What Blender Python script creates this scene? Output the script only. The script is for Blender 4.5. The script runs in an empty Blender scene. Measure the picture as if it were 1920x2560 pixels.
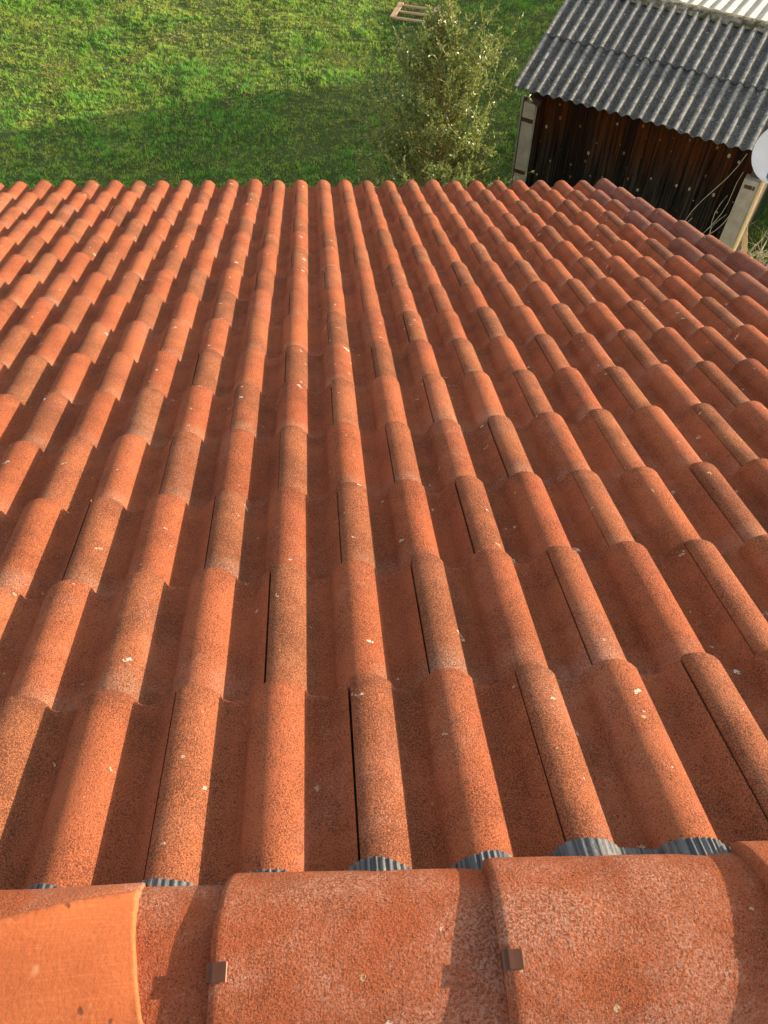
import bpy, math, random
import numpy as np
from mathutils import Matrix, Vector
R = math.radians
random.seed(7)
RNG = np.random.default_rng(11)
scene = bpy.context.scene
COL = scene.collection

# ------------------------------------------------------------------ camera
cam_d = bpy.data.cameras.new("camera")
cam = bpy.data.objects.new("camera", cam_d)
COL.objects.link(cam)
AX = Vector((0.995775, -0.091533, -0.007333)); AZ = Vector((0.045079, 0.556854, -0.829387)).normalized()
AX = (AX - AZ * AX.dot(AZ)).normalized()
AY = AZ.cross(AX)                      # image down
M3 = Matrix((AX, -AY, -AZ)).transposed()
if M3.determinant() < 0:
    AY = -AY
    M3 = Matrix((AX, -AY, -AZ)).transposed()
cam.matrix_world = Matrix.Translation((0.103, -0.516, 8.4)) @ M3.to_4x4()
cam_d.sensor_fit = 'VERTICAL'
cam_d.sensor_height = 36.0
cam_d.sensor_width = 27.0
cam_d.lens = 1925.95 / 2560.0 * 36.0
cam_d.clip_start = 0.05
cam_d.clip_end = 500
scene.camera = cam

# ------------------------------------------------------------------ light
SUN_AZ, SUN_EL = R(83), R(13.8)
world = bpy.data.worlds.new("World")
scene.world = world
world.use_nodes = True
wn = world.node_tree
bg = wn.nodes['Background']
sky = wn.nodes.new('ShaderNodeTexSky')
sky.sky_type = 'NISHITA'
sky.sun_disc = False
sky.sun_elevation = SUN_EL
sky.sun_rotation = SUN_AZ
hs = wn.nodes.new('ShaderNodeHueSaturation')
hs.inputs['Saturation'].default_value = 0.34      # less blue sky light, for a warmer colour balance
wn.links.new(sky.outputs[0], hs.inputs['Color'])
wn.links.new(hs.outputs[0], bg.inputs[0])
bg.inputs[1].default_value = 0.15
sun_d = bpy.data.lights.new("sun", 'SUN')
sun_d.energy = 4.0
sun_d.angle = R(0.55)
sun_d.color = (1.0, 0.83, 0.60)
sun = bpy.data.objects.new("sun", sun_d)
COL.objects.link(sun)
SV = Vector((math.sin(SUN_AZ) * math.cos(SUN_EL), math.cos(SUN_AZ) * math.cos(SUN_EL), math.sin(SUN_EL)))
sun.rotation_euler = SV.to_track_quat('Z', 'Y').to_euler()
sun.location = SV * 40
scene.view_settings.view_transform = 'Standard'
scene.view_settings.look = 'None'
scene.view_settings.exposure = 1.18
scene.view_settings.gamma = 1.0

# ------------------------------------------------------------------ helpers
def tag(o, label=None, cat=None, group=None, kind=None):
    if label: o['label'] = label
    if cat: o['category'] = cat
    if group: o['group'] = group
    if kind: o['kind'] = kind
    return o

def empty(name, loc=(0, 0, 0), rz=0.0):
    o = bpy.data.objects.new(name, None)
    COL.objects.link(o)
    o.location = loc
    o.rotation_euler = (0, 0, rz)
    o.empty_display_size = 0.2
    return o

def nmesh(name, V, quads=None, tris=None, mat=None, parent=None, smooth=False, attrs=None):
    """fast mesh from numpy arrays; attrs = {name: per-vertex float array}"""
    V = np.asarray(V, np.float32).reshape(-1, 3)
    q = np.zeros((0, 4), np.int32) if quads is None else np.asarray(quads, np.int32).reshape(-1, 4)
    t = np.zeros((0, 3), np.int32) if tris is None else np.asarray(tris, np.int32).reshape(-1, 3)
    me = bpy.data.meshes.new(name)
    me.vertices.add(len(V)); me.vertices.foreach_set('co', V.ravel())
    nl = q.size + t.size
    me.loops.add(nl)
    me.loops.foreach_set('vertex_index', np.concatenate([q.ravel(), t.ravel()]))
    me.polygons.add(len(q) + len(t))
    me.polygons.foreach_set('loop_start', np.concatenate([np.arange(len(q)) * 4, q.size + np.arange(len(t)) * 3]).astype(np.int32))
    me.polygons.foreach_set('use_smooth', np.full(len(q) + len(t), smooth))
    me.update(calc_edges=True)
    if attrs:
        for k, a in attrs.items():
            at = me.attributes.new(k, 'FLOAT', 'POINT')
            at.data.foreach_set('value', np.asarray(a, np.float32))
    o = bpy.data.objects.new(name, me)
    COL.objects.link(o)
    if mat: me.materials.append(mat)
    if parent: o.parent = parent
    return o

class MB:
    """collects boxes, prisms and tubes for one mesh"""
    def __init__(s): s.V = []; s.Q = []; s.T = []; s.n = 0; s.A = []
    def add(s, V, Q=None, T=None, a=0.0):
        V = np.asarray(V, float).reshape(-1, 3)
        if Q is not None and len(Q): s.Q.append(np.asarray(Q) + s.n)
        if T is not None and len(T): s.T.append(np.asarray(T) + s.n)
        s.V.append(V); s.n += len(V)
        s.A.append(np.full(len(V), a) if np.isscalar(a) else np.asarray(a))
    def box(s, c, d, rot=None, a=0.0):
        x, y, z = np.asarray(d, float) / 2
        P = np.array([[i * x, j * y, k * z] for i in (-1, 1) for j in (-1, 1) for k in (-1, 1)])
        if rot is not None: P = P @ np.asarray(Matrix(rot).to_3x3() if not isinstance(rot, np.ndarray) else rot).T
        s.add(P + np.asarray(c), [[0, 1, 3, 2], [4, 6, 7, 5], [0, 4, 5, 1], [2, 3, 7, 6], [0, 2, 6, 4], [1, 5, 7, 3]], a=a)
    def tube(s, pts, rad, n=6, a=0.0, cap=True):
        pts = [Vector(p) for p in pts]
        rad = [rad] * len(pts) if np.isscalar(rad) else rad
        V = []
        up = Vector((0.31, 0.17, 0.93))
        for i, p in enumerate(pts):
            d = (pts[min(i + 1, len(pts) - 1)] - pts[max(i - 1, 0)]).normalized()
            e = d.cross(up)
            if e.length < 1e-3: e = d.cross(Vector((1, 0, 0)))
            e.normalize(); g = d.cross(e)
            for k in range(n):
                w = 2 * math.pi * k / n
                V.append(p + (e * math.cos(w) + g * math.sin(w)) * rad[i])
        Q = [[i * n + k, i * n + (k + 1) % n, (i + 1) * n + (k + 1) % n, (i + 1) * n + k] for i in range(len(pts) - 1) for k in range(n)]
        T = []
        if cap:
            for k in range(1, n - 1):
                T.append([0, k + 1, k]); b = (len(pts) - 1) * n; T.append([b, b + k, b + k + 1])
        s.add(V, Q, T, a)
    def build(s, name, mat, parent=None, smooth=False, attr=None):
        return nmesh(name, np.concatenate(s.V), np.concatenate(s.Q) if s.Q else None, np.concatenate(s.T) if s.T else None,
                     mat, parent, smooth, {attr: np.concatenate(s.A)} if attr else None)

def bevel(o, w=0.004, seg=2):
    m = o.modifiers.new('bevel', 'BEVEL'); m.width = w; m.segments = seg; m.limit_method = 'ANGLE'
    return o

# value noise for geometry
def vnoise(x, y, seed=0):
    x = np.asarray(x, float); y = np.asarray(y, float)
    xi = np.floor(x).astype(np.int64); yi = np.floor(y).astype(np.int64)
    fx = x - xi; fy = y - yi
    fx = fx * fx * (3 - 2 * fx); fy = fy * fy * (3 - 2 * fy)
    def h(a, b):
        n = (a * 374761393 + b * 668265263 + seed * 1442695041) & 0xffffffff
        n = ((n ^ (n >> 13)) * 1274126177) & 0xffffffff
        return ((n ^ (n >> 16)) & 0xffff) / 65535.0
    return (h(xi, yi) * (1 - fx) + h(xi + 1, yi) * fx) * (1 - fy) + (h(xi, yi + 1) * (1 - fx) + h(xi + 1, yi + 1) * fx) * fy

# ------------------------------------------------------------------ materials
class NT:
    def __init__(s, name):
        s.m = bpy.data.materials.new(name); s.m.use_nodes = True
        s.t = s.m.node_tree; s.b = s.t.nodes['Principled BSDF']; s.out = s.t.nodes['Material Output']
        s.tc = s.t.nodes.new('ShaderNodeTexCoord')
        s.b.inputs['Specular IOR Level'].default_value = 0.3
    def n(s, ty, **kw):
        nd = s.t.nodes.new(ty)
        for k, v in kw.items(): setattr(nd, k, v)
        return nd
    def l(s, a, b): s.t.links.new(a, b)
    def mapped(s, scale=(1, 1, 1), src='Object'):
        mp = s.n('ShaderNodeMapping'); mp.inputs['Scale'].default_value = scale
        s.l(s.tc.outputs[src], mp.inputs[0]); return mp.outputs[0]
    def noise(s, scale, detail=3, rough=0.55, vec=None, dist=0.0):
        nd = s.n('ShaderNodeTexNoise'); nd.inputs['Scale'].default_value = scale
        nd.inputs['Detail'].default_value = detail; nd.inputs['Roughness'].default_value = rough
        nd.inputs['Distortion'].default_value = dist
        s.l(vec if vec is not None else s.tc.outputs['Object'], nd.inputs['Vector']); return nd.outputs['Fac']
    def voro(s, scale, vec=None, out='Distance', rnd=1.0):
        nd = s.n('ShaderNodeTexVoronoi'); nd.inputs['Scale'].default_value = scale
        nd.inputs['Randomness'].default_value = rnd
        s.l(vec if vec is not None else s.tc.outputs['Object'], nd.inputs['Vector']); return nd.outputs[out]
    def ramp(s, src, stops, mode='LINEAR'):
        nd = s.n('ShaderNodeValToRGB'); nd.color_ramp.interpolation = mode
        e = nd.color_ramp.elements
        while len(e) < len(stops): e.new(0.5)
        for i, (p, c) in enumerate(stops):
            e[i].position = p; e[i].color = (c, c, c, 1) if np.isscalar(c) else (*c, 1)
        s.l(src, nd.inputs[0]); return nd.outputs[0]
    def mix(s, f, a, b, mode='MIX'):
        nd = s.n('ShaderNodeMix', data_type='RGBA', blend_type=mode)
        for v, i in ((f, 0), (a, 6), (b, 7)):
            if hasattr(v, 'is_linked'): s.l(v, nd.inputs[i])
            else: nd.inputs[i].default_value = v if i == 0 else (*v, 1)
        return nd.outputs[2]
    def math(s, op, a, b=0.0):
        nd = s.n('ShaderNodeMath', operation=op)
        for v, i in ((a, 0), (b, 1)):
            if hasattr(v, 'is_linked'): s.l(v, nd.inputs[i])
            else: nd.inputs[i].default_value = v
        return nd.outputs[0]
    def attr(s, name):
        nd = s.n('ShaderNodeAttribute', attribute_name=name); return nd.outputs['Fac']
    def sep(s, axis, src='Object'):
        nd = s.n('ShaderNodeSeparateXYZ'); s.l(s.tc.outputs[src], nd.inputs[0]); return nd.outputs[axis]
    def bump(s, h, dist, strength=1.0, prev=None):
        nd = s.n('ShaderNodeBump'); nd.inputs['Distance'].default_value = dist; nd.inputs['Strength'].default_value = strength
        s.l(h, nd.inputs['Height'])
        if prev is not None: s.l(prev, nd.inputs['Normal'])
        return nd.outputs[0]
    def done(s, color, rough=0.85, normal=None):
        if hasattr(color, 'is_linked'): s.l(color, s.b.inputs['Base Color'])
        else: s.b.inputs['Base Color'].default_value = (*color, 1)
        if hasattr(rough, 'is_linked'): s.l(rough, s.b.inputs['Roughness'])
        else: s.b.inputs['Roughness'].default_value = rough
        if normal is not None: s.l(normal, s.b.inputs['Normal'])
        return s.m

def mat_tile(name, ridge=False):
    m = NT(name)
    m.b.inputs['Specular IOR Level'].default_value = .15
    wear = m.attr('wear'); tint = m.attr('tint')
    base = m.ramp(tint, [(0.0, (0.38, 0.098, 0.042)), (0.3, (0.43, 0.122, 0.052)), (0.6, (0.39, 0.101, 0.042)), (.92, (0.40, 0.115, 0.050)), (1.0, (0.27, 0.105, 0.078))])
    if ridge: base = m.mix(m.noise(5, 3), (0.36, 0.085, 0.036), (0.44, 0.120, 0.046))
    cloud = m.noise(7.0, 4, 0.6)
    base = m.mix(m.ramp(cloud, [(0.40, 0.0), (0.62, 0.32)]), base, (0.46, 0.132, 0.045))      # slurry coat still bright
    # worn rolls show the sandy aggregate
    tan = m.mix(m.noise(26, 3), (0.31, 0.125, 0.058), (0.40, 0.170, 0.078))
    base = m.mix(m.math('MULTIPLY', wear, .62), base, tan)
    # dark weathered grains, denser in cloudy patches
    grain = m.noise(400, 2, 0.8)
    dens = m.ramp(m.noise(8, 4, 0.65), [(.34, 0.30), (.66, .66)])
    thr = m.math('MULTIPLY_ADD', dens, 0.34); m.t.nodes[-1].inputs[2].default_value = 0.0
    if not ridge:
        base = m.mix(m.math('MULTIPLY', m.math('GREATER_THAN', m.attr('tile_value'), .72), .18), base, (0.30, 0.082, 0.038))
        base = m.mix(m.math('MULTIPLY', m.math('LESS_THAN', m.attr('tile_value'), .22), .18), base, (0.50, 0.16, 0.070))
        al = m.attr('along')
        thr = m.math('ADD', thr, m.math('MULTIPLY', m.math('SUBTRACT', m.attr('tile_value'), .5), .025))
        thr = m.math('ADD', thr, m.ramp(al, [(.0, .0), (.90, .0), (1.0, .05)]))
    dark = m.ramp(m.math('ADD', m.math('SUBTRACT', m.math('ADD', grain, thr), 0.170), m.math('MULTIPLY', wear, .05)), [(0.505, 0.0), (0.545, 1.0)])
    base = m.mix(m.math('MULTIPLY', dark, 0.80 if not ridge else 0.68), base, (0.105, 0.036, 0.020))
    # pale sand grains
    g2 = m.noise(560, 1, 0.5, vec=m.mapped((1.0, 0.9, 1.1)))
    pale = m.ramp(g2, [(0.66, 0.0), (0.72, 1.0)])
    base = m.mix(m.math('MULTIPLY', pale, 0.4), base, (0.62, 0.40, 0.27))
    # chalky bloom
    bl = m.noise(7 if ridge else 3.2, 5, 0.7, dist=0.4)
    fine = m.noise(270, 2, 0.7)
    bloom = m.math('MULTIPLY', m.ramp(bl, [(0.44 if ridge else 0.55, 0.0), (0.62 if ridge else .70, 1.0)]), m.ramp(fine, [(0.42, 0.0), (0.62, 1.0)]))
    base = m.mix(m.math('MULTIPLY', bloom, 0.62 if ridge else 0.35), base, (0.60, 0.33, 0.24))
    if not ridge:
        dust = m.math('MULTIPLY', m.ramp(al, [(.0, 1.0), (.10, .75), (.26, .0)]), m.math('MULTIPLY', m.ramp(m.noise(6, 3), [(.42, 0.0), (.62, 1.0)]), m.ramp(m.noise(330, 2, .7), [(.40, 0.0), (.62, 1.0)])))
        base = m.mix(m.math('MULTIPLY', dust, .6), base, (0.60, 0.38, 0.27))
    pit = m.ramp(m.noise(150, 2, .6), [(.70, 0.0), (.73, 1.0)])
    base = m.mix(m.math('MULTIPLY', pit, .75), base, (0.06, 0.022, 0.014))
    # sparse bird spots and lichen dots
    if not ridge:
        vd = m.n('ShaderNodeTexVoronoi', voronoi_dimensions='2D'); vd.inputs['Scale'].default_value = 6.5
        wv = m.n('ShaderNodeMix', data_type='VECTOR')
        nz = m.n('ShaderNodeTexNoise'); nz.inputs['Scale'].default_value = 45; m.l(m.tc.outputs['Object'], nz.inputs['Vector'])
        wv.inputs[0].default_value = 0.03
        m.l(m.tc.outputs['Object'], wv.inputs[4]); m.l(nz.outputs['Color'], wv.inputs[5]); m.l(wv.outputs[1], vd.inputs['Vector'])
        sp = m.n('ShaderNodeSeparateColor'); m.l(vd.outputs['Color'], sp.inputs[0])
        rad = m.ramp(sp.outputs[0], [(0.62, 0.0), (1.0, 0.045)])
        spot = m.math('MULTIPLY', m.math('LESS_THAN', vd.outputs['Distance'], rad), m.math('GREATER_THAN', m.noise(170, 2), 0.46))
        base = m.mix(m.math('MULTIPLY', spot, 0.85), base, (0.70, 0.62, 0.52))
    v2 = m.n('ShaderNodeTexVoronoi', voronoi_dimensions='2D'); v2.inputs['Scale'].default_value = 21; m.l(wv.outputs[1] if not ridge else m.tc.outputs['Object'], v2.inputs['Vector'])
    s2 = m.n('ShaderNodeSeparateColor'); m.l(v2.outputs['Color'], s2.inputs[0])
    r2 = m.ramp(s2.outputs[1], [(0.80, 0.0), (1.0, 0.085)])
    base = m.mix(m.math('MULTIPLY', m.math('LESS_THAN', v2.outputs['Distance'], r2), m.math('GREATER_THAN', m.noise(240, 2), .47)), base, m.mix(s2.outputs[2], (0.62, 0.52, 0.40), (0.50, 0.34, 0.18)))
    # relief: coarse-grained concrete
    h = m.math('ADD', m.math('MULTIPLY', m.noise(330, 3, 0.75), 1.0), m.math('MULTIPLY', m.noise(90, 2), 0.6))
    nrm = m.bump(h, 0.0048 if ridge else 0.0040, 1.0)
    return m.done(base, 0.93, nrm)

MAT = {}
MAT['tile'] = mat_tile('concrete_tile')
MAT['ridge'] = mat_tile('concrete_ridge_tile', True)

def simple(name, c1, c2, scale=20, rough=0.8, bump=0.002, vec=None, detail=4, lo=.35, hi=.65):
    m = NT(name)
    v = m.mapped(vec) if vec else None
    f = m.noise(scale, detail, 0.6, v)
    c = m.mix(m.ramp(f, [(lo, 0.0), (hi, 1.0)]), c1, c2)
    return m.done(c, rough, m.bump(m.noise(scale * 2.5, 4, 0.65, v), bump))

# smooth freshly coated terracotta paint
m = NT('smooth_terracotta')
c = m.mix(m.ramp(m.noise(14, 3), [(.35, 0.0), (.7, 1.0)]), (0.56, 0.175, 0.055), (0.50, 0.145, 0.045))
spots = m.ramp(m.voro(16), [(0.035, 1.0), (0.05, 0.0)])
pits = m.math('MULTIPLY', spots, m.math('GREATER_THAN', m.noise(40), 0.55))
c = m.mix(pits, c, (0.10, 0.03, 0.015))
MAT['smooth'] = m.done(c, 0.55, m.bump(m.noise(120, 3), 0.0006))
MAT['flash'] = None
m = NT('grey_flashing')
pl = m.noise(1.0, 3, 0.6, m.mapped((260, 5, 5)))
c = m.mix(m.ramp(pl, [(.35, 0.0), (.7, 1.0)]), (0.028, 0.031, 0.037), (0.17, 0.172, 0.172))
c = m.mix(m.ramp(m.noise(30, 3), [(.5, 0.0), (.75, .6)]), c, (0.24, 0.21, 0.17))
m.b.inputs['Metallic'].default_value = 0.25
MAT['flash'] = m.done(c, 0.55, m.bump(m.noise(200, 2), 0.001))
m = NT('brown_metal')
m.b.inputs['Metallic'].default_value = 0.35
MAT['clip'] = m.done(m.mix(m.noise(60, 3), (0.075, 0.030, 0.018), (0.15, 0.062, 0.034)), 0.45)
MAT['render'] = simple('wall_render', (0.52, 0.46, 0.37), (0.62, 0.56, 0.46), 6, 0.9, 0.003)

# ------------------------------------------------------------------ the house roof (plane frame: X right, S down the slope, N out)
PITCH = R(23.0)
G = 0.3259; W = 0.15
DS_K = [-2, 0, 1, 2, 3, 4, 5, 14, 16]
DS_V = [-.012, -.017, .0019, .0037, .0136, .0057, -.0043, -.0036, -.0036]
DX_I = list(range(-6, 12))
DX_V = [-.0018, -.003, -.0035, -.0022, .0027, .0038, .0046, .0057, .0006, -.0017, -.0038, -.0045, -.0045, -.0019, .0, -.002, -.003, -.004]
def warp(X, S, N):
    X = X + np.interp(X / W, DX_I, DX_V)
    S = S + np.interp(S / G, DS_K, DS_V)
    S = S + X * (-.034 + .0115 * S)
    N = N + .0038 * S * (S - 2) - .0131 * X * S
    return np.stack([X, S, N], -1)

ROLL = 0.102; H = 0.046
def profile(d):
    """height at distance d left of a roll's right base (period W)"""
    d = np.mod(d, W)
    s = (d - ROLL / 2) / (ROLL / 2)
    a = np.clip(1 - np.abs(s) ** 2.0, 0, 1)
    z = H * a ** 0.55
    z = np.where(d > ROLL, 0, z)
    # concave fillet at both feet
    e = np.minimum(np.abs(d - ROLL), np.minimum(np.abs(d), np.abs(W - d)))
    return z + np.where((d > ROLL) | (d < 0.0), 0.006 * np.clip(1 - e / 0.012, 0, 1) ** 2, 0.006 * (1 - a) ** 6)

C_FIRST, C_LAST = 0, 14
I_FIRST, I_LAST = -19, 14
def roof_mesh(name, parent):
    Vs, Qs, wear, tint, along, tval = [], [], [], [], [], []
    n0 = 0
    for c in range(C_FIRST, C_LAST + 1):
        s0 = (c - 1) * G; s1 = c * G
        if c == 0: s0 = -0.47
        sv = np.array([s0 - (0.0 if c == 0 else 0.03), s0 + .05, s0 + .11, s0 + .17, s0 + .22, s0 + .27, s1 - .02, s1 - .006, s1])
        for i in range(I_FIRST - 1, I_LAST + 1):
            if (i + c) % 2 == 0: continue
            xl = i * W - 0.076
            xr = (i + 2) * W - 0.0790
            if i == I_LAST: xr = i * W + 0.005
            if i == I_LAST - 1: xr = I_LAST * W + 0.005
            last_piece = False
            # x samples: dense on rolls
            xs = [xl, xl + .0015, xl + .004]
            xs += list(np.linspace(xl + .008, i * W, 19)[0:])
            xs += list(np.linspace(i * W + .006, i * W + W - ROLL - .003, 7))
            if i != I_LAST:
                xs += list(np.linspace(i * W + W - ROLL, i * W + W, 25))
                xs += list(np.linspace(i * W + W + .004, i * W + 2 * W - .117, 6))
                xs += list(np.linspace(i * W + 2 * W - .114, xr, 10))
            xs = np.array([x for x in xs if x <= xr + 1e-6])
            rn = RNG.normal(size=6)
            X, S = np.meshgrid(xs, sv)
            N = profile(i * W - X)
            # round the exposed left lip of the overlapping roll, drop the under-lapping edge
            N = N - np.where(X < xl + .003, .003 * (1 - (X - xl) / .003), 0)
            if i < I_LAST - 1:
                du = (i + 2) * W - X; ru = np.clip((.114 - du) / .035, 0, 1)
                N = np.where(du < .114, .033 * ru ** 1.15, N)
            t = (S - s0) / (s1 - s0)
            N = N + .0245 * np.clip(t, -.1, 1)
            N = N - np.where(S > s1 - .004, .0035, 0)
            N = N + .0013 * rn[0] + (X - xl) * .003 * rn[1] / .3 * .6 + t * .0012 * rn[2]
            if i >= I_LAST - 2: N = N + np.where(X > I_LAST * W - ROLL - .012, .012, 0)
            Xj = X + .0005 * rn[3] + t * .0006 * rn[4]
            Sj = S + np.clip(t, 0, 1) * .0028 * rn[5]
            top = warp(Xj, Sj, N)
            nr, nc = X.shape
            idx = np.arange(nr * nc).reshape(nr, nc) + n0
            V = [top.reshape(-1, 3)]
            Qs.append(np.stack([idx[:-1, :-1], idx[:-1, 1:], idx[1:, 1:], idx[1:, :-1]], -1).reshape(-1, 4))
            # skirts: far end, left lip, right edge
            wv = np.clip(1 - np.clip((X - (i * W - .004)) / .03, 0, 1), 0, 1) * (0.35 + 0.65 * np.clip(RNG.normal(.55, .3), 0, 1))
            wtop = wv
            far = top[-1] + np.array([0, -.001, -.030]); left = top[:, 0] + np.array([0, 0, -.016]); right = top[:, -1] + np.array([0, 0, -.016])
            o = n0 + nr * nc
            fi = np.arange(nc) + o; li = np.arange(nr) + o + nc; ri = np.arange(nr) + o + nc + nr
            V += [far, left, right]
            Qs.append(np.stack([idx[-1, :-1], idx[-1, 1:], fi[1:], fi[:-1]], -1))
            Qs.append(np.stack([idx[1:, 0], li[1:], li[:-1], idx[:-1, 0]], -1))
            Qs.append(np.stack([idx[:-1, -1], ri[:-1], ri[1:], idx[1:, -1]], -1))
            V = np.concatenate(V); Vs.append(V); n0 += len(V)
            wear += [np.concatenate([wtop.ravel(), wtop[-1], wtop[:, 0], wtop[:, -1]])]
            tt = np.clip(t, 0, 1); along.append(np.concatenate([tt.ravel(), tt[-1], tt[:, 0], tt[:, -1]])); tval.append(np.full(len(V), RNG.uniform(0, 1)))
            tv = RNG.uniform(.1, .9)
            if i >= I_LAST - 2: tv = 1.0  # shade on the verge tiles painted in as a purple tint
            tint.append(np.full(len(V), tv))
    return nmesh(name, np.concatenate(Vs), np.concatenate(Qs), None, MAT['tile'], parent, True,
                 {'wear': np.concatenate(wear), 'tint': np.concatenate(tint), 'along': np.concatenate(along), 'tile_value': np.concatenate(tval)})

Z0 = 7.043738
house = empty('tiled_house', (0, 0, 0))
tag(house, 'house under an orange double-roll tiled roof that fills the foreground', 'house')
roof = roof_mesh('roof', house)
PLANE = Matrix(((1, 0, 0), (0, math.cos(PITCH), math.sin(PITCH)), (0, -math.sin(PITCH), math.cos(PITCH))))
ROOF_M = Matrix.Translation((0, 0, Z0)) @ PLANE.to_4x4()
roof.matrix_local = ROOF_M
# hard edges at skirts
for p in (roof,):
    md = p.modifiers.new('split', 'EDGE_SPLIT'); md.split_angle = R(50); md.use_edge_sharp = False
RIDGE_Y = -0.462
back = bpy.data.objects.new('roof', roof.data); COL.objects.link(back); back.parent = house
back.matrix_local = Matrix.Translation((0, 2 * RIDGE_Y, 0)) @ Matrix.Rotation(math.pi, 4, 'Z') @ ROOF_M
md = back.modifiers.new('split', 'EDGE_SPLIT'); md.split_angle = R(50)
back['label'] = 'rear slope of the same tiled roof behind the ridge'

# walls with gables
mb = MB()
xa, xb = -2.45, 1.88
ya, yb = 3.75, 2 * RIDGE_Y - 3.75
zw = 5.05; zr = Z0 + .02
Vw = []
for x in (xa, xb):
    Vw += [(x, yb, 0), (x, ya, 0), (x, ya, zw), (x, RIDGE_Y, zw + (ya - RIDGE_Y) * math.tan(PITCH) - .02), (x, yb, zw)]
me_q = [[1, 6, 7, 2], [5, 0, 4, 9]]
me_t = [[0, 1, 2], [0, 2, 4], [2, 3, 4], [5, 7, 6], [5, 9, 7], [7, 9, 8]]
nmesh('wall', Vw, me_q, me_t, MAT['render'], house)

# ridge tiles ------------------------------------------------------------
RIDGE = empty('ridge_axis', (0, 0, 0)); COL.objects.unlink(RIDGE); bpy.data.objects.remove(RIDGE)
def cap_grid(x0, x1, nx, nt, fn):
    xs = np.linspace(x0, x1, nx); ts = np.linspace(-1, 1, nt)
    Xg, Tg = np.meshgrid(xs, ts, indexing='ij')
    return Xg, Tg, fn(Xg, Tg)
def cap_pos(X, T, sc_w, sc_h):
    y = -T * .121 * sc_w          # T=-1 far edge (+Y), T=+1 near edge
    z = .084 * sc_h * (1 - np.abs(T) ** 2.3) ** .72
    return y, z
RIDGE_SKEW = -0.034
def ridge_place(o):
    o.matrix_local = Matrix.Translation((0, RIDGE_Y + .004, Z0 + .2065)) @ Matrix.Rotation(math.atan(RIDGE_SKEW), 4, 'Z')
def ridge_tile(xl, length=.40, clip=True, tc=.1):
    nx, nt = 40, 41
    xs = np.concatenate([xl + np.array([0, .002, .005, .010, .016]), np.linspace(xl + .025, xl + length, nx - 5)])
    ts = np.sin(np.linspace(-np.pi / 2, np.pi / 2, nt)); 
    X, T = np.meshgrid(xs, ts, indexing='ij')
    u = (X - xl) / length
    k = 1 + .13 * (1 - u)                     # collar end is the wide end
    lip = np.array([-.010, -.0045, -.0015, 0, 0]) ; lipf = np.zeros(nx); lipf[:5] = lip
    wob = (vnoise(X * 30 + 50, T * 6 + 9, int(xl * 100) + 50) - .5) * .0035
    rn = RNG.normal(size=3)
    y, z = cap_pos(X, T, k, 1 + .30 * (1 - u))
    nrm = np.stack([-T * .9, np.sqrt(np.clip(1 - T * T * .8, .05, 1))], -1)
    y = y + nrm[..., 0] * lipf[:, None] * 1.0 + .0015 * rn[0]; z = z + nrm[..., 1] * lipf[:, None] + .0012 * rn[1]
    Xw = X + np.where(np.arange(nx)[:, None] < 3, wob, 0)
    P = np.stack([Xw, y, z], -1)
    idx = np.arange(nx * nt).reshape(nx, nt)
    Q = [np.stack([idx[:-1, :-1], idx[1:, :-1], idx[1:, 1:], idx[:-1, 1:]], -1).reshape(-1, 4)]
    # under side and end faces
    I = P - np.stack([np.zeros_like(y), nrm[..., 0] * .015, nrm[..., 1] * .015 + .001], -1)
    id2 = idx + nx * nt
    Q.append(np.stack([id2[:-1, :-1], id2[:-1, 1:], id2[1:, 1:], id2[1:, :-1]], -1).reshape(-1, 4))
    for a, b in ((idx[0], id2[0]), (idx[:, 0], id2[:, 0]), (idx[:, -1], id2[:, -1]), (idx[-1], id2[-1])):
        Q.append(np.stack([a[:-1], a[1:], b[1:], b[:-1]], -1))
    V = np.concatenate([P.reshape(-1, 3), I.reshape(-1, 3)])
    n = len(V)
    o = nmesh('ridge_tile', V, np.concatenate(Q), None, MAT['ridge'], house, True,
              {'wear': np.full(n, .0), 'tint': np.full(n, RNG.uniform(.2, .8))})
    md = o.modifiers.new('split', 'EDGE_SPLIT'); md.split_angle = R(48)
    ridge_place(o)
    if clip:
        cb = MB()
        # strap folded over the collar edge, on the near flank
        t0, t1 = tc - .075, tc + .075
        prof = [(-.0016, -.016), (-.0016, -.0022), (.0010, .0004), (.006, .0018), (.012, .0014), (.022, .0012)]
        prof2 = [(a + .0012, b - .0014) for a, b in prof]
        Vc = []
        for t in (t0, t1):
            yy, zz = cap_pos(0, np.array(t), 1.13, 1.30)
            n1, n2 = -t * .9 * -1 * -1, math.sqrt(1 - t * t * .8)
            for (a, b) in prof + prof2:
                Vc.append((xl + a, float(yy) + n1 * b, float(zz) + n2 * b))
        L = len(prof); K = 2 * L
        Qc = []
        for j in range(L - 1):
            Qc += [[j, K + j, K + j + 1, j + 1], [L + j, L + j + 1, K + L + j + 1, K + L + j],
                   [j, j + 1, L + j + 1, L + j], [K + j, K + L + j, K + L + j + 1, K + j + 1]]
        Qc += [[0, L, K + L, K], [L - 1, K + L - 1, K + 2 * L - 1, 2 * L - 1]]
        cl = nmesh('fixing_clip', Vc, Qc, None, MAT['clip'], o, False)
    return o
for k in range(-7, 6):
    if k == -1: continue
    ridge_tile(-.105 + .3465 * k, .40, clip=True, tc={0: -.10, 1: -.05}.get(k, RNG.uniform(-.3, .2)))
# the tile under the smooth saddle (its collar is hidden)
ridge_tile(-.105 - .3465, .40, clip=False)

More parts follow.
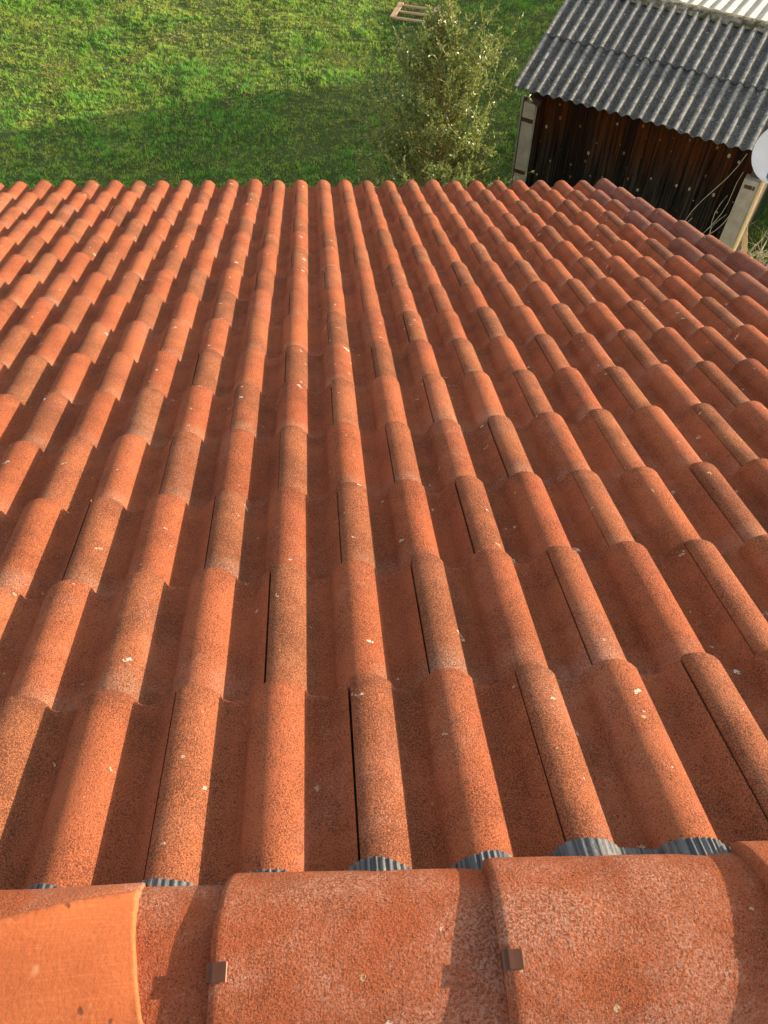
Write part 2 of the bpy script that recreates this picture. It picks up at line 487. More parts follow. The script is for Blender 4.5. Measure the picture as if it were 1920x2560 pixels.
def saddle_tile():
    """ridge tile whose right half carries a smooth flared saddle"""
    nx, nt = 70, 81
    xr = -.198; xl = -.62
    xs = np.concatenate([np.linspace(xl, xr - .012, nx - 4), xr - np.array([.007, .0035, .001, 0])])
    ts = np.sin(np.linspace(-np.pi / 2, np.pi / 2, nt))
    X, T = np.meshgrid(xs, ts, indexing='ij')
    X = X + (.032 * (T + 1) - .020) * np.clip((X - xl) / .2, 0, 1)
    y, z = cap_pos(X, T, 1.09, 1.13)
    d = np.clip((xr - X + .01) / .215, 0, 2)
    crease = .046 * np.minimum(d, 1.4) ** .85 + .003                       # distance of the crease from the far edge
    e = (.121 * 1.09 - y) - crease                         # >0 : on the saddle
    sm = np.clip(e / .018, 0, 1); sm = sm * sm * (3 - 2 * sm)
    groove = -.004 * np.exp(-(e / .0045) ** 2)
    bump = .010 * np.exp(-((e - .020) / .014) ** 2) * np.clip(d * 2, 0, 1)
    rise = sm * (.006 + .012 * (1 - np.exp(-2.6 * d)))
    nrm = np.stack([-T * .9, np.sqrt(np.clip(1 - T * T * .8, .05, 1))], -1)
    lip = np.zeros_like(X); lip[-1] = -.001
    h = rise + groove + bump * sm + lip
    P = np.stack([X + (vnoise(T * 40, X * 0 + 3) - .5) * .0015 * (np.arange(nx)[:, None] > nx - 4), y + nrm[..., 0] * h, z + nrm[..., 1] * h + .003], -1)
    idx = np.arange(nx * nt).reshape(nx, nt)
    Q = [np.stack([idx[:-1, :-1], idx[1:, :-1], idx[1:, 1:], idx[:-1, 1:]], -1).reshape(-1, 4)]
    I = P[-1] + np.array([-.002, 0, -.040]); b = nx * nt + np.arange(nt)
    Q.append(np.stack([idx[-1, :-1], b[:-1], b[1:], idx[-1, 1:]], -1))
    I2 = P[:, 0] + np.array([0, -.002, -.02]); b2 = nx * nt + nt + np.arange(nx)
    Q.append(np.stack([idx[:-1, 0], b2[:-1], b2[1:], idx[1:, 0]], -1))
    V = np.concatenate([P.reshape(-1, 3), I, I2]); n = len(V)
    smv = np.concatenate([np.clip(np.minimum((e - .002) / .020, (xr - X + .03 * (T + 1) + .012 - .02 * vnoise(T * 30, X * 20, 5)) / .004 + 1) + (vnoise(X * 300, T * 60) - .5) * .5, 0, 1).ravel(), np.zeros(nt), np.zeros(nx)])
    m = bpy.data.materials.new('saddle_ridge'); m.use_nodes = True
    o = nmesh('ridge_tile', V, np.concatenate(Q), None, MAT_SADDLE, house, True,
              {'smooth_coat': smv, 'wear': np.zeros(n), 'tint': np.full(n, .4)})
    bpy.data.materials.remove(m)
    md = o.modifiers.new('split', 'EDGE_SPLIT'); md.split_angle = R(60)
    ridge_place(o)
    o['label'] = 'ridge tile with a smooth bright orange flared saddle'
# saddle material = rough tile mixed with the smooth coat by the modelled attribute
def make_saddle_mat():
    m = NT('saddle_ridge_tile')
    f = m.attr('smooth_coat')
    sm = m.mix(m.ramp(m.noise(11, 4), [(.35, 0.0), (.7, 1.0)]), (0.49, 0.128, 0.038), (0.41, 0.100, 0.030))
    sm = m.mix(m.ramp(m.noise(1.0, 3, .6, m.mapped((30, 300, 30))), [(.5, 0.0), (.75, .35)]), sm, (0.68, 0.22, 0.075))
    vd = m.ramp(m.voro(13), [(0.04, 1.0), (0.07, 0.0)])
    pits = m.math('MULTIPLY', vd, m.math('GREATER_THAN', m.noise(60), 0.52))
    sm = m.mix(m.math('MULTIPLY', m.ramp(m.noise(34, 2, .5), [(.70, 0.0), (.73, 1.0)]), .85), sm, (0.12, 0.035, 0.018))
    sm = m.mix(m.ramp(m.noise(23, 2, .5, m.mapped((1, .5, 1))), [(.70, 0.0), (.75, .6)]), sm, (0.72, 0.42, 0.22))
    rg = m.mix(m.ramp(m.noise(8, 4), [(.4, 0.0), (.65, 1.0)]), (0.38, 0.115, 0.05), (0.47, 0.15, 0.06))
    dk = m.ramp(m.noise(420, 2, .7), [(.52, 0.0), (.6, 1.0)])
    rg = m.mix(m.math('MULTIPLY', dk, .6), rg, (0.155, 0.058, 0.036))
    bl = m.math('MULTIPLY', m.ramp(m.noise(9, 5, .7), [(.5, 0.0), (.7, 1.0)]), m.ramp(m.noise(230, 2), [(.42, 0.0), (.6, 1.0)]))
    rg = m.mix(m.math('MULTIPLY', bl, .7), rg, (0.60, 0.38, 0.32))
    c = m.mix(f, rg, sm)
    hh = m.math('MULTIPLY', m.noise(300, 3, .7), m.math('SUBTRACT', 1.05, f))
    n1 = m.bump(hh, .0035, .9)
    return m.done(c, 0.85, m.bump(m.noise(160, 3, .65), .0009, 1.0, n1))
MAT_SADDLE = make_saddle_mat()
saddle_tile()

# pleated grey flashing draped over the rolls under the ridge tiles
xs = np.arange(-2.6, 2.25, .0022)
sv = np.array([-.47, -.43, -.40, -.380, -.364, -.354])
X, S = np.meshgrid(xs, sv)
edge = (vnoise(X * 22, 0 * X + 2, 3) - .5) * .012 + (vnoise(X * 5, 0 * X + 5, 4) - .5) * .022
S = S + edge * np.linspace(0, 1, len(sv))[:, None] + .034 * 0
# distance left of next roll base
ii = np.ceil(X / W)
prof = profile(ii * W - X)
prof = np.maximum(prof, .014) * .98 + .004 + .007 * vnoise(X * 9, S * 0 + 3, 19)
pleat = (.0006 + .0030 * vnoise(X * 14, X * 0 + 4, 17)) * np.sin(X * 2 * np.pi / .0095 + 9 * vnoise(X * 16, X * 0, 8)) * np.linspace(.5, 1, len(sv))[:, None]
N = prof + pleat + .004 + .0245 * np.clip((S + .47) / .47, 0, 1)
P = warp(X, S, N)
nr, nc = X.shape
idx = np.arange(nr * nc).reshape(nr, nc)
fl = nmesh('ridge_flashing', P.reshape(-1, 3), np.stack([idx[:-1, :-1], idx[:-1, 1:], idx[1:, 1:], idx[1:, :-1]], -1).reshape(-1, 4), None, MAT['flash'], house, True)
fl.matrix_local = ROOF_M

# ------------------------------------------------------------------ ground and grass
def gheight(x, y):
    return (vnoise(x * .5, y * .5, 21) - .5) * .16 + (vnoise(x * 1.6, y * 1.6, 22) - .5) * .07 + (vnoise(x * 4.3, y * 4.3, 23) - .5) * .055
def patch(x, y):
    return .34 * vnoise(x * .42 + 3, y * .42, 31) + .28 * vnoise(x * 1.3, y * 1.3, 32) + .38 * vnoise(x * 4.6, y * 4.6, 33)
m = NT('meadow_soil')
c = m.mix(m.ramp(m.noise(.9, 5), [(.35, 0.0), (.7, 1.0)]), (0.040, 0.080, 0.014), (0.085, 0.115, 0.026))
c = m.mix(m.ramp(m.noise(6, 4), [(.58, 0.0), (.72, .8)]), c, (0.11, 0.075, 0.035))
MAT['soil'] = m.done(c, 0.95, m.bump(m.noise(14, 4), .05))
gx = np.concatenate([np.linspace(-90, -12, 14), np.arange(-11, 12.01, .14), np.linspace(14, 90, 14)])
gy = np.concatenate([np.linspace(-60, 7, 14), np.arange(8, 26.01, .14), np.linspace(28, 140, 18)])
X, Y = np.meshgrid(gx, gy)
inner = np.clip((12 - np.abs(X)) / 2, 0, 1) * np.clip((26 - Y) / 3, 0, 1) * np.clip((Y - 7) / 2, 0, 1)
Zg = gheight(X, Y) * inner
idx = np.arange(X.size).reshape(X.shape)
gr = nmesh('ground', np.stack([X, Y, Zg], -1).reshape(-1, 3), np.stack([idx[:-1, :-1], idx[:-1, 1:], idx[1:, 1:], idx[1:, :-1]], -1).reshape(-1, 4), None, MAT['soil'], None, True)
tag(gr, 'mown meadow ground behind the tiled house', 'ground', kind='structure')

SHED_TH = R(35.393)
SU = np.array([math.cos(SHED_TH), -math.sin(SHED_TH)]); SVv = np.array([math.sin(SHED_TH), math.cos(SHED_TH)])
SHED_O = np.array([3.144, 11.157])
def in_shed(x, y):
    a = (x - SHED_O[0]) * SU[0] + (y - SHED_O[1]) * SU[1]; b = (x - SHED_O[0]) * SVv[0] + (y - SHED_O[1]) * SVv[1]
    return (a > .1) & (a < 4.0) & (b > .1) & (b < 3.6)

def grass():
    nt = 128000
    x = RNG.uniform(-8.6, 10.5, nt); y = RNG.uniform(5.0, 22.6, nt)
    dens = patch(x * 2.1 + 9, y * 2.1)
    keep = (RNG.uniform(size=nt) < .35 + dens * 1.1) & ~in_shed(x, y) & (y > 12.0 - 1.0 * np.clip(x - 1.5, 0, 9)) & ((x < 5.2) | (y > 7.5) | (RNG.uniform(size=nt) < .7))
    x, y = x[keep], y[keep]
    pa = patch(x, y)
    nb = 7
    cl = .6 * vnoise(x * 6.5, y * 6.5, 71) + .4 * vnoise(x * 13, y * 13, 72)
    n = len(x) * nb
    tx = np.repeat(x, nb); ty = np.repeat(y, nb); pt = np.repeat(pa, nb)
    ang = RNG.uniform(0, 2 * np.pi, n)
    rr = np.abs(RNG.normal(0, .032, n))
    bx = tx + np.cos(ang) * rr; by = ty + np.sin(ang) * rr
    bz = gheight(bx, by) - .006
    ln = (.028 + .060 * np.repeat(RNG.beta(2, 4, len(x)), nb)) * RNG.uniform(.6, 1.25, n) * (.25 + 1.5 * pt) * (1.35 - .8 * np.repeat(cl, nb))
    wd = RNG.uniform(.005, .011, n)
    # blades lean outwards from the tuft, and with a common drift
    lean = RNG.uniform(.05, .65, n)
    drift = np.repeat(vnoise(x * .8, y * .8, 41) * 6.28, nb)
    dx = np.cos(ang) * .7 + np.cos(drift) * .5; dy = np.sin(ang) * .7 + np.sin(drift) * .5
    nn = np.hypot(dx, dy) + 1e-6; dx /= nn; dy /= nn
    mx = bx + dx * ln * .28 * lean; my = by + dy * ln * .28 * lean; mz = bz + ln * .55
    ex = bx + dx * ln * .85 * lean; ey = by + dy * ln * .85 * lean; ez = bz + ln * (1.0 - .45 * (lean - .35))
    px = -dy * wd * .5; py = dx * wd * .5
    V = np.stack([np.stack([bx - px, by - py, bz], -1), np.stack([bx + px, by + py, bz], -1),
                  np.stack([mx + px * .8, my + py * .8, mz], -1), np.stack([mx - px * .8, my - py * .8, mz], -1),
                  np.stack([ex, ey, ez], -1)], 1).reshape(-1, 3)
    k = np.arange(n)[:, None] * 5
    hue = np.clip((pt - .5) * 1.7 + .47 + RNG.normal(0, .12, n) + np.repeat(RNG.normal(0, .10, len(x)), nb), 0, 1)
    dry = (RNG.uniform(size=n) < .05 + .10 * (vnoise(bx * 1.1, by * 1.1, 51) > .62)) * RNG.uniform(.5, 1, n)
    m = NT('grass_blade')
    c = m.ramp(m.attr('hue'), [(0.12, (0.54, 0.56, 0.105)), (0.42, (0.41, 0.60, 0.085)), (0.70, (0.28, 0.56, 0.075)), (0.98, (0.17, 0.48, 0.070))])
    c = m.mix(m.attr('dry'), c, (0.42, 0.32, 0.14))
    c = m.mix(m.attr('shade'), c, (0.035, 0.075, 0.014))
    m.done(c, 0.55)
    tr = m.n('ShaderNodeBsdfTranslucent'); ms = m.n('ShaderNodeMixShader'); ms.inputs[0].default_value = .42
    m.l(c, tr.inputs[0]); m.l(m.b.outputs[0], ms.inputs[1]); m.l(tr.outputs[0], ms.inputs[2]); m.l(ms.outputs[0], m.out.inputs[0])
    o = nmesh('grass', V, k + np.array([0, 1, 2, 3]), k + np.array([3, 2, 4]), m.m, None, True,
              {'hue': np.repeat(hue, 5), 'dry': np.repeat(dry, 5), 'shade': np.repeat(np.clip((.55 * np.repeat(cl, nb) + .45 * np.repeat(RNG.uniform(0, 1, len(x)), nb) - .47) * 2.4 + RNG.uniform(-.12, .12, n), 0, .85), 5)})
    tag(o, 'short tufted green grass covering the meadow', 'grass', kind='stuff')
grass()

def litter():
    n = 900
    x = RNG.uniform(-8, 7.5, n); y = RNG.uniform(12.5, 21.5, n)
    cl = RNG.integers(0, 9, n); cx = RNG.uniform(-6, 6, 9); cy = RNG.uniform(13, 21, 9)
    near = RNG.uniform(size=n) < .5
    x = np.where(near, cx[cl] + RNG.normal(0, .35, n), x); y = np.where(near, cy[cl] + RNG.normal(0, .35, n), y)
    k = ~in_shed(x, y); x, y = x[k], y[k]; n = len(x)
    z = gheight(x, y) + RNG.uniform(.02, .06, n)
    a = RNG.uniform(0, 6.28, n); L = RNG.uniform(.02, .045, n); w = L * RNG.uniform(.45, .7, n); t = RNG.normal(0, .5, n)
    c, s = np.cos(a), np.sin(a)
    V = np.stack([np.stack([x - c * L, y - s * L, z - L * t * .5], -1), np.stack([x - s * w, y + c * w, z + .008], -1),
                  np.stack([x + c * L, y + s * L, z + L * t * .5], -1), np.stack([x + s * w, y - c * w, z + .006], -1)], 1).reshape(-1, 3)
    m = NT('dead_leaf'); cc = m.ramp(m.attr('v'), [(0.0, (0.16, 0.07, 0.03)), (.6, (0.26, 0.13, 0.06)), (1.0, (0.42, 0.33, 0.22))])
    m.done(cc, .8)
    o = nmesh('fallen_leaves', V, np.arange(n * 4).reshape(-1, 4), None, m.m, None, False, {'v': np.repeat(RNG.uniform(size=n), 4)})
    tag(o, 'scattered brown dead leaves lying in the grass', 'leaves', kind='stuff')
litter()

# ------------------------------------------------------------------ holly tree, and unseen trees added for the lawn shadow
def leaf_mat(name, a, b, rough=.28, transl=.2, spec=.5):
    m = NT(name)
    c = m.mix(m.attr('v'), a, b)
    m.b.inputs['Specular IOR Level'].default_value = spec
    m.done(c, rough)
    tr = m.n('ShaderNodeBsdfTranslucent'); ms = m.n('ShaderNodeMixShader'); ms.inputs[0].default_value = transl
    m.l(c, tr.inputs[0]); m.l(m.b.outputs[0], ms.inputs[1]); m.l(tr.outputs[0], ms.inputs[2]); m.l(ms.outputs[0], m.out.inputs[0])
    return m.m
MAT['bark'] = simple('bark', (0.10, 0.075, 0.045), (0.19, 0.15, 0.09), 18, .9, .004)
MAT['twig'] = simple('green_twig', (0.24, 0.20, 0.05), (0.36, 0.28, 0.09), 12, .7, .001)
MAT['holly'] = leaf_mat('holly_leaf', (0.075, 0.130, 0.024), (0.380, 0.410, 0.095), .34, .4, 1.0)
MAT['ever'] = leaf_mat('evergreen_leaf', (0.030, 0.055, 0.018), (0.060, 0.090, 0.025), .5)

def leaves(P, D, L, Wd, v, fold=.35):
    """folded leaf per point: P base, D direction"""
    n = len(P)
    D = D / (np.linalg.norm(D, axis=1)[:, None] + 1e-9)
    r = RNG.normal(size=(n, 3))
    S = np.cross(D, r); S /= np.linalg.norm(S, axis=1)[:, None] + 1e-9
    U = np.cross(S, D)
    L = L[:, None]; Wd = Wd[:, None]
    mid = P + D * L * .5
    V = np.stack([P, mid + S * Wd * .5 + U * Wd * fold * .5, P + D * L, mid - S * Wd * .5 + U * Wd * fold * .5, mid - U * Wd * .1], 1).reshape(-1, 3)
    k = np.arange(n)[:, None] * 5
    T = np.concatenate([k + np.array([0, 4, 1]), k + np.array([1, 4, 2]), k + np.array([0, 3, 4]), k + np.array([3, 2, 4])])
    return V, T, np.repeat(v, 5)

def leafy_tree(name, base, height, radius, n_branch, per_branch, leaf, mats, label, cat, profile_fn, up=(.5, 1.1), lean=(0, 0), seed=1, group=None, whips=0):
    rng = np.random.default_rng(seed)
    root = empty(name, base)
    tag(root, label, cat, group)
    tr = MB()
    def trunk(h):
        f = h / height
        return np.array([lean[0] * f + .07 * math.sin(f * 5 + seed), lean[1] * f + .05 * math.cos(f * 4 + seed), h])
    hs = np.linspace(-.1, height * .93, 14)
    tr.tube([trunk(h) for h in hs], [max(.007, .048 * height / 4 * (1 - h / height) ** .9) for h in hs], 8)
    tr.build('trunk', mats[0], root, True)
    bw = MB(); LP, LD, LL, LV = [], [], [], []
    for b in range(n_branch):
        f = (b + .5) / n_branch
        h = height * (.04 + .84 * f ** 1.15)
        az = b * 2.39996 + rng.normal(0, .3)
        ln = radius * profile_fn(h / height) * rng.uniform(.75, 1.2)
        el = rng.uniform(*up)
        p = trunk(h); d = np.array([math.cos(az) * math.cos(el), math.sin(az) * math.cos(el), math.sin(el)])
        L = ln / max(.35, math.cos(el))
        L = min(L, max(.18, (height * 1.03 - h) / max(.2, math.sin(el))))
        pts = []
        for k in range(6):
            q = k / 5
            pts.append(p + d * L * q + np.array([0, 0, .16 * L * q * q]) + rng.normal(0, .012 + .02 * q, 3))
        bw.tube(pts, [.012 * (1 - .8 * k / 5) * height / 4 + .002 for k in range(6)], 4, cap=False)
        segs = [(np.array(pts), .42)]
        for sb in range(rng.integers(4, 8)):
            q = rng.uniform(.4, .98); a = np.array(pts[0]) + (np.array(pts[-1]) - np.array(pts[0])) * q
            sd = d + rng.normal(0, .55, 3) + np.array([0, 0, .35]); sd /= np.linalg.norm(sd)
            sl = L * rng.uniform(.18, .42)
            sp = np.array([a + sd * sl * t for t in (0, .5, 1)])
            bw.tube(sp, [.005, .0035, .002], 3, cap=False)
            segs.append((sp, .0))
        tot = sum(np.linalg.norm(s[-1] - s[0]) for s, _ in segs)
        for s, q0 in segs:
            m_ = max(2, int(per_branch * min(1.25, L / (radius * .95)) * np.linalg.norm(s[-1] - s[0]) / tot))
            q = rng.uniform(q0, 1, m_) * (len(s) - 1)
            i = np.minimum(q.astype(int), len(s) - 2); fr = (q - i)[:, None]
            P = s[i] * (1 - fr) + s[i + 1] * fr + rng.normal(0, .012, (m_, 3))
            dd = (s[-1] - s[0]) / np.linalg.norm(s[-1] - s[0])
            D = dd * .6 + rng.normal(0, .75, (m_, 3)) + np.array([0, 0, .2])
            LP.append(P); LD.append(D); LL.append(leaf * rng.uniform(.6, 1.25, m_)); LV.append(np.clip(rng.normal(.35, .3, m_) + .15 * (q / max(1, len(s) - 1)), 0, 1))
    for w in range(whips):
        az = rng.uniform(0, 6.28); h = rng.uniform(.1, .8) * height; p = trunk(h)
        el = rng.uniform(.35, 1.0); L = radius * profile_fn(h / height) * rng.uniform(1.0, 1.35)
        d = np.array([math.cos(az) * math.cos(el), math.sin(az) * math.cos(el), math.sin(el)])
        pts = [p + d * L * q + np.array([0, 0, .1 * q * q]) + rng.normal(0, .015, 3) for q in np.linspace(0, 1, 6)]
        bw.tube(pts, [.008, .007, .006, .005, .004, .002], 4, cap=False)
        q = rng.uniform(.72, 1, 16); P = np.array([p + d * L * a for a in q]) + rng.normal(0, .02, (16, 3))
        LP.append(P); LD.append(d * .6 + rng.normal(0, .7, (16, 3))); LL.append(leaf * rng.uniform(.7, 1.3, 16)); LV.append(rng.uniform(.3, 1, 16))
    bw.build('branches', mats[1], root, True)
    P = np.concatenate(LP); D = np.concatenate(LD); L = np.concatenate(LL); v = np.concatenate(LV)
    V, T, va = leaves(P, D, L, L * .5, v)
    nmesh('crown', V, None, T, mats[2], root, False, {'v': va})
    return root

cone = lambda f: max(.10, (1 - f) ** .95 * (0.88 + .15 * min(1, f * 6)))
leafy_tree('holly_tree', (1.82, 10.35, 0), 4.15, 1.22, 240, 150, .058, (MAT['bark'], MAT['twig'], MAT['holly']),
           'bushy conical holly with sun-glinting leaves between the tiled roof and the shed', 'tree', cone, up=(.2, 1.0), lean=(.0, 0), seed=5, whips=12)
dome = lambda f: max(.1, math.sqrt(max(0, 1 - f * f)))
leafy_tree('shadow_tree', (14.0, 15.3, 0), 4.6, 1.9, 200, 400, .42, (MAT['bark'], MAT['bark'], MAT['ever']),  # out of view, added to cast the shadow on the lawn
           'unseen rounded evergreen tree added right of the shed to shade the lawn', 'tree', dome, up=(.1, .8), seed=9)
leafy_tree('shadow_shrub', (15.0, 19.6, 0), 2.7, 1.3, 90, 260, .32, (MAT['bark'], MAT['bark'], MAT['ever']),  # also out of view, added to widen the lawn shadow
           'unseen low evergreen shrub added behind the rounded tree to shade the lawn', 'shrub', dome, up=(.2, .9), seed=12)

# ------------------------------------------------------------------ the shed
m = NT('fibre_cement')
base = m.mix(m.ramp(m.noise(5, 5, .65), [(.3, 0.0), (.7, 1.0)]), (0.070, 0.067, 0.060), (0.155, 0.148, 0.132))
base = m.mix(m.ramp(m.noise(26, 5, .75), [(.47, 0.0), (.60, .9)]), base, (0.030, 0.029, 0.029))
base = m.mix(m.ramp(m.noise(60, 3, .7), [(.60, 0.0), (.68, .8)]), base, (0.48, 0.465, 0.42))
base = m.mix(m.ramp(m.noise(19, 3, .6), [(.67, 0.0), (.70, .9)]), base, (0.52, 0.53, 0.50))
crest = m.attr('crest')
base = m.mix(m.math('MULTIPLY', crest, m.ramp(m.noise(17, 4, .7), [(.35, .1), (.6, .75)])), base, (0.58, 0.54, 0.45))  # sun streaks along the wave crests painted in as cream
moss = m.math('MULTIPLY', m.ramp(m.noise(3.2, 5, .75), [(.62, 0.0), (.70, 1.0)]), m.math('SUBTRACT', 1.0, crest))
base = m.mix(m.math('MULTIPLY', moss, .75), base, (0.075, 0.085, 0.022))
MAT['fibro'] = m.done(base, .92, m.bump(m.noise(90, 4, .7), .004))
m = NT('mossy_ridge')
c = m.mix(m.ramp(m.noise(9, 5, .7), [(.4, 0.0), (.6, 1.0)]), (0.30, 0.26, 0.20), (0.070, 0.065, 0.022))
c = m.mix(m.ramp(m.noise(30, 3), [(.55, 0.0), (.7, .8)]), c, (0.025, 0.020, 0.014))
MAT['mossridge'] = m.done(c, .95, m.bump(m.noise(50, 4), .012))
m = NT('weathered_boards')
vz = m.mapped((30, 30, .9))
streak = m.noise(1.0, 5, .72, vz)
z = m.sep('Z')
hgt = m.math('ADD', m.math('MULTIPLY', z, .62), m.math('MULTIPLY', m.noise(1.0, 4, .6, m.mapped((7, 7, .8))), .75))
up = m.ramp(hgt, [(1.02, 0.0), (1.0, 0.0), (1.0, 1.0)])
nd = m.n('ShaderNodeMapRange'); nd.inputs[1].default_value = 1.15; nd.inputs[2].default_value = 1.6; m.l(hgt, nd.inputs[0]); up = nd.outputs[0]
lowc = m.mix(m.ramp(streak, [(.42, 0.0), (.68, 1.0)]), (0.003, 0.0025, 0.002), (0.050, 0.040, 0.028))
upc = m.mix(m.ramp(streak, [(.35, 0.0), (.68, 1.0)]), (0.011, 0.0025, 0.0008), (0.080, 0.022, 0.004))
c = m.mix(up, lowc, upc)
bd = m.attr('board')
c = m.mix(m.math('MULTIPLY', m.math('GREATER_THAN', bd, .97), .5), c, (0.045, 0.034, 0.018))
c = m.mix(m.math('MULTIPLY', m.math('LESS_THAN', bd, .18), .6), c, (0.004, 0.003, 0.0025))
cx = m.n('ShaderNodeCombineXYZ'); m.l(m.math('MULTIPLY', m.sep('X'), 1.3), cx.inputs[0]); m.l(m.math('MULTIPLY', m.sep('Z'), .85), cx.inputs[1])
vd = m.n('ShaderNodeTexVoronoi', voronoi_dimensions='2D'); vd.inputs['Scale'].default_value = 4.2; m.l(cx.outputs[0], vd.inputs['Vector'])
sp = m.n('ShaderNodeSeparateColor'); m.l(vd.outputs['Color'], sp.inputs[0])
kn = m.math('LESS_THAN', vd.outputs['Distance'], m.ramp(sp.outputs[0], [(.30, 0.0), (1.0, .115)]))
kc = m.mix(m.ramp(sp.outputs[1], [(.4, 0.0), (.6, 1.0)]), (0.34, 0.28, 0.20), (0.20, 0.075, 0.015))
c = m.mix(m.math('MULTIPLY', kn, .85), c, kc)
m.b.inputs['Specular IOR Level'].default_value = .08
MAT['boards'] = m.done(c, .85, m.bump(streak, .006))
MAT['concrete'] = simple('concrete_post', (0.33, 0.28, 0.21), (0.42, 0.36, 0.28), 7, .9, .003)
MAT['strap'] = simple('rusty_strap', (0.045, 0.02, 0.012), (0.10, 0.045, 0.025), 25, .7, .001)
MAT['palewood'] = simple('pale_split_wood', (0.46, 0.33, 0.17), (0.62, 0.50, 0.30), 1.0, .85, .006, vec=(40, 40, 2))
MAT['darkwood'] = simple('dark_plank', (0.05, 0.035, 0.022), (0.11, 0.08, 0.05), 1.0, .85, .004, vec=(30, 30, 2))

shed = empty('shed', (SHED_O[0], SHED_O[1], 0), -SHED_TH)
tag(shed, 'old shed of dark boards under a lichen-grey corrugated roof', 'shed')
EZ = 2.296; SB = R(16.2); PITCHW = .177; AMP = .0275
MAT['fibro_sunlit'] = simple('sunlit_fibre_cement', (0.46, 0.43, 0.35), (0.60, 0.57, 0.48), 8, .9, .003)  # same sheets as fibro, sunlight put in as a paler colour
def corrugated(name, x0, x1, s0, s1, slope, dirn, y0, z0, lift, wob=0, ns=10, mt='fibro'):
    """sheet course: local x along eave, s along slope from (y0,z0); dirn +1 climbs towards +y, -1 falls"""
    xs = np.linspace(x0, x1, int((x1 - x0) / PITCHW * 14) + 1); ss = np.linspace(s0, s1, ns)
    X, S = np.meshgrid(xs, ss, indexing='ij')
    ph = X / PITCHW * 2 * np.pi
    wv = np.cos(ph); wv = np.sign(wv) * np.abs(wv) ** .9
    n = AMP * wv + lift + (vnoise(X * 1.3, S * 2 + 7, 61) - .5) * .012
    # individual sheets sit slightly differently
    sh = np.floor((X + .3) / .92).astype(int)
    n = n + (sh % 3 - 1) * .003
    S2 = S + ((sh * 37) % 5 - 2) * .006 * (s1 > s0)
    Y = y0 + S2 * math.cos(slope); Z = z0 + dirn * S2 * math.sin(slope)
    ny, nz = -dirn * math.sin(slope), math.cos(slope)
    P = np.stack([X, Y + ny * n, Z + nz * n], -1)
    I = P - np.array([0, ny * .0065, nz * .0065])
    a = np.arange(X.size).reshape(X.shape); b = a + X.size
    Q = [np.stack([a[:-1, :-1], a[1:, :-1], a[1:, 1:], a[:-1, 1:]], -1).reshape(-1, 4), np.stack([b[:-1, :-1], b[:-1, 1:], b[1:, 1:], b[1:, :-1]], -1).reshape(-1, 4)]
    for u, w in ((a[:, 0], b[:, 0]), (a[:, -1], b[:, -1]), (a[0], b[0]), (a[-1], b[-1])):
        Q.append(np.stack([u[:-1], u[1:], w[1:], w[:-1]], -1))
    cr = np.clip((wv - .2) / .8, 0, 1)
    o = nmesh(name, np.concatenate([P.reshape(-1, 3), I.reshape(-1, 3)]), np.concatenate(Q), None, MAT[mt], shed, True, {'crest': np.concatenate([cr.ravel(), cr.ravel()])})
    md = o.modifiers.new('split', 'EDGE_SPLIT'); md.split_angle = R(60)
    return o
XR0, XR1 = -.04, 3.98
corrugated('roof_sheets', XR0, XR1, 0, 1.24, SB, 1, 0, EZ, 0.0)
corrugated('roof_sheets', XR0 + .01, XR1, 1.093, 2.25, SB, 1, 0, EZ, 0.026)
RYs = 2.242 * math.cos(SB); RZs = EZ + 2.242 * math.sin(SB)
corrugated('roof_sheets', XR0, XR1 - .02, 0.02, 1.45, R(7), -1, RYs, RZs, 0.004, mt='fibro_sunlit')['label'] = 'far slope of the corrugated shed roof, painted pale for sunlight'
# mossy ridge cover: bent strip
mb = MB()
xs = np.linspace(XR0 - .01, XR1 + .02, 60)
for side in (0,):
    prof = [(-.15, -.028), (-.10, -.004), (-.04, .020), (0, .034), (.05, .026), (.12, .010)]
    V = []
    for j, x in enumerate(xs):
        for (a, b) in prof:
            V.append((x, RYs + a + (random.random() - .5) * .010, RZs + b + .030 + (random.random() - .5) * .006))
    K = len(prof)
    Q = [[j * K + k, (j + 1) * K + k, (j + 1) * K + k + 1, j * K + k + 1] for j in range(len(xs) - 1) for k in range(K - 1)]
    # underside
    V2 = [(x, y, z - .016) for (x, y, z) in V]
    o_ = len(V)
    Q += [[q[3] + o_, q[2] + o_, q[1] + o_, q[0] + o_] for q in list(Q)]
    for j in range(len(xs) - 1):
        Q.append([j * K, j * K + o_, (j + 1) * K + o_, (j + 1) * K]); e = K - 1
        Q.append([j * K + e, (j + 1) * K + e, (j + 1) * K + e + o_, j * K + e + o_])
    mb.add(V + V2, Q)
mb.build('ridge_cover', MAT['mossridge'], shed, True)
# boarded wall
WY = .15
mb = MB()
x = .30
while x < 3.66:
    w = random.uniform(.13, .185)
    d = random.uniform(-.012, .014)
    mb.box((x + w / 2, WY + .03 + d, 1.14), (w - random.uniform(.004, .016), .024, 2.28), Matrix.Rotation(random.uniform(-.008, .008), 3, 'Y'), a=random.random())
    x += w
wallo = mb.build('wall', MAT['boards'], shed, False, 'board')
# dark lining behind board gaps, other walls
mb = MB()
mb.box((2.0, WY + .075, 1.15), (3.5, .02, 2.26)); mb.box((.16, 1.9, 1.15), (.03, 3.3, 2.3)); mb.box((2.0, 3.42, 1.2), (3.5, .03, 2.4))
mb.box((3.88, 1.95, 1.15), (.03, 3.2, 2.28))
mb.build('wall', MAT['darkwood'], shed)
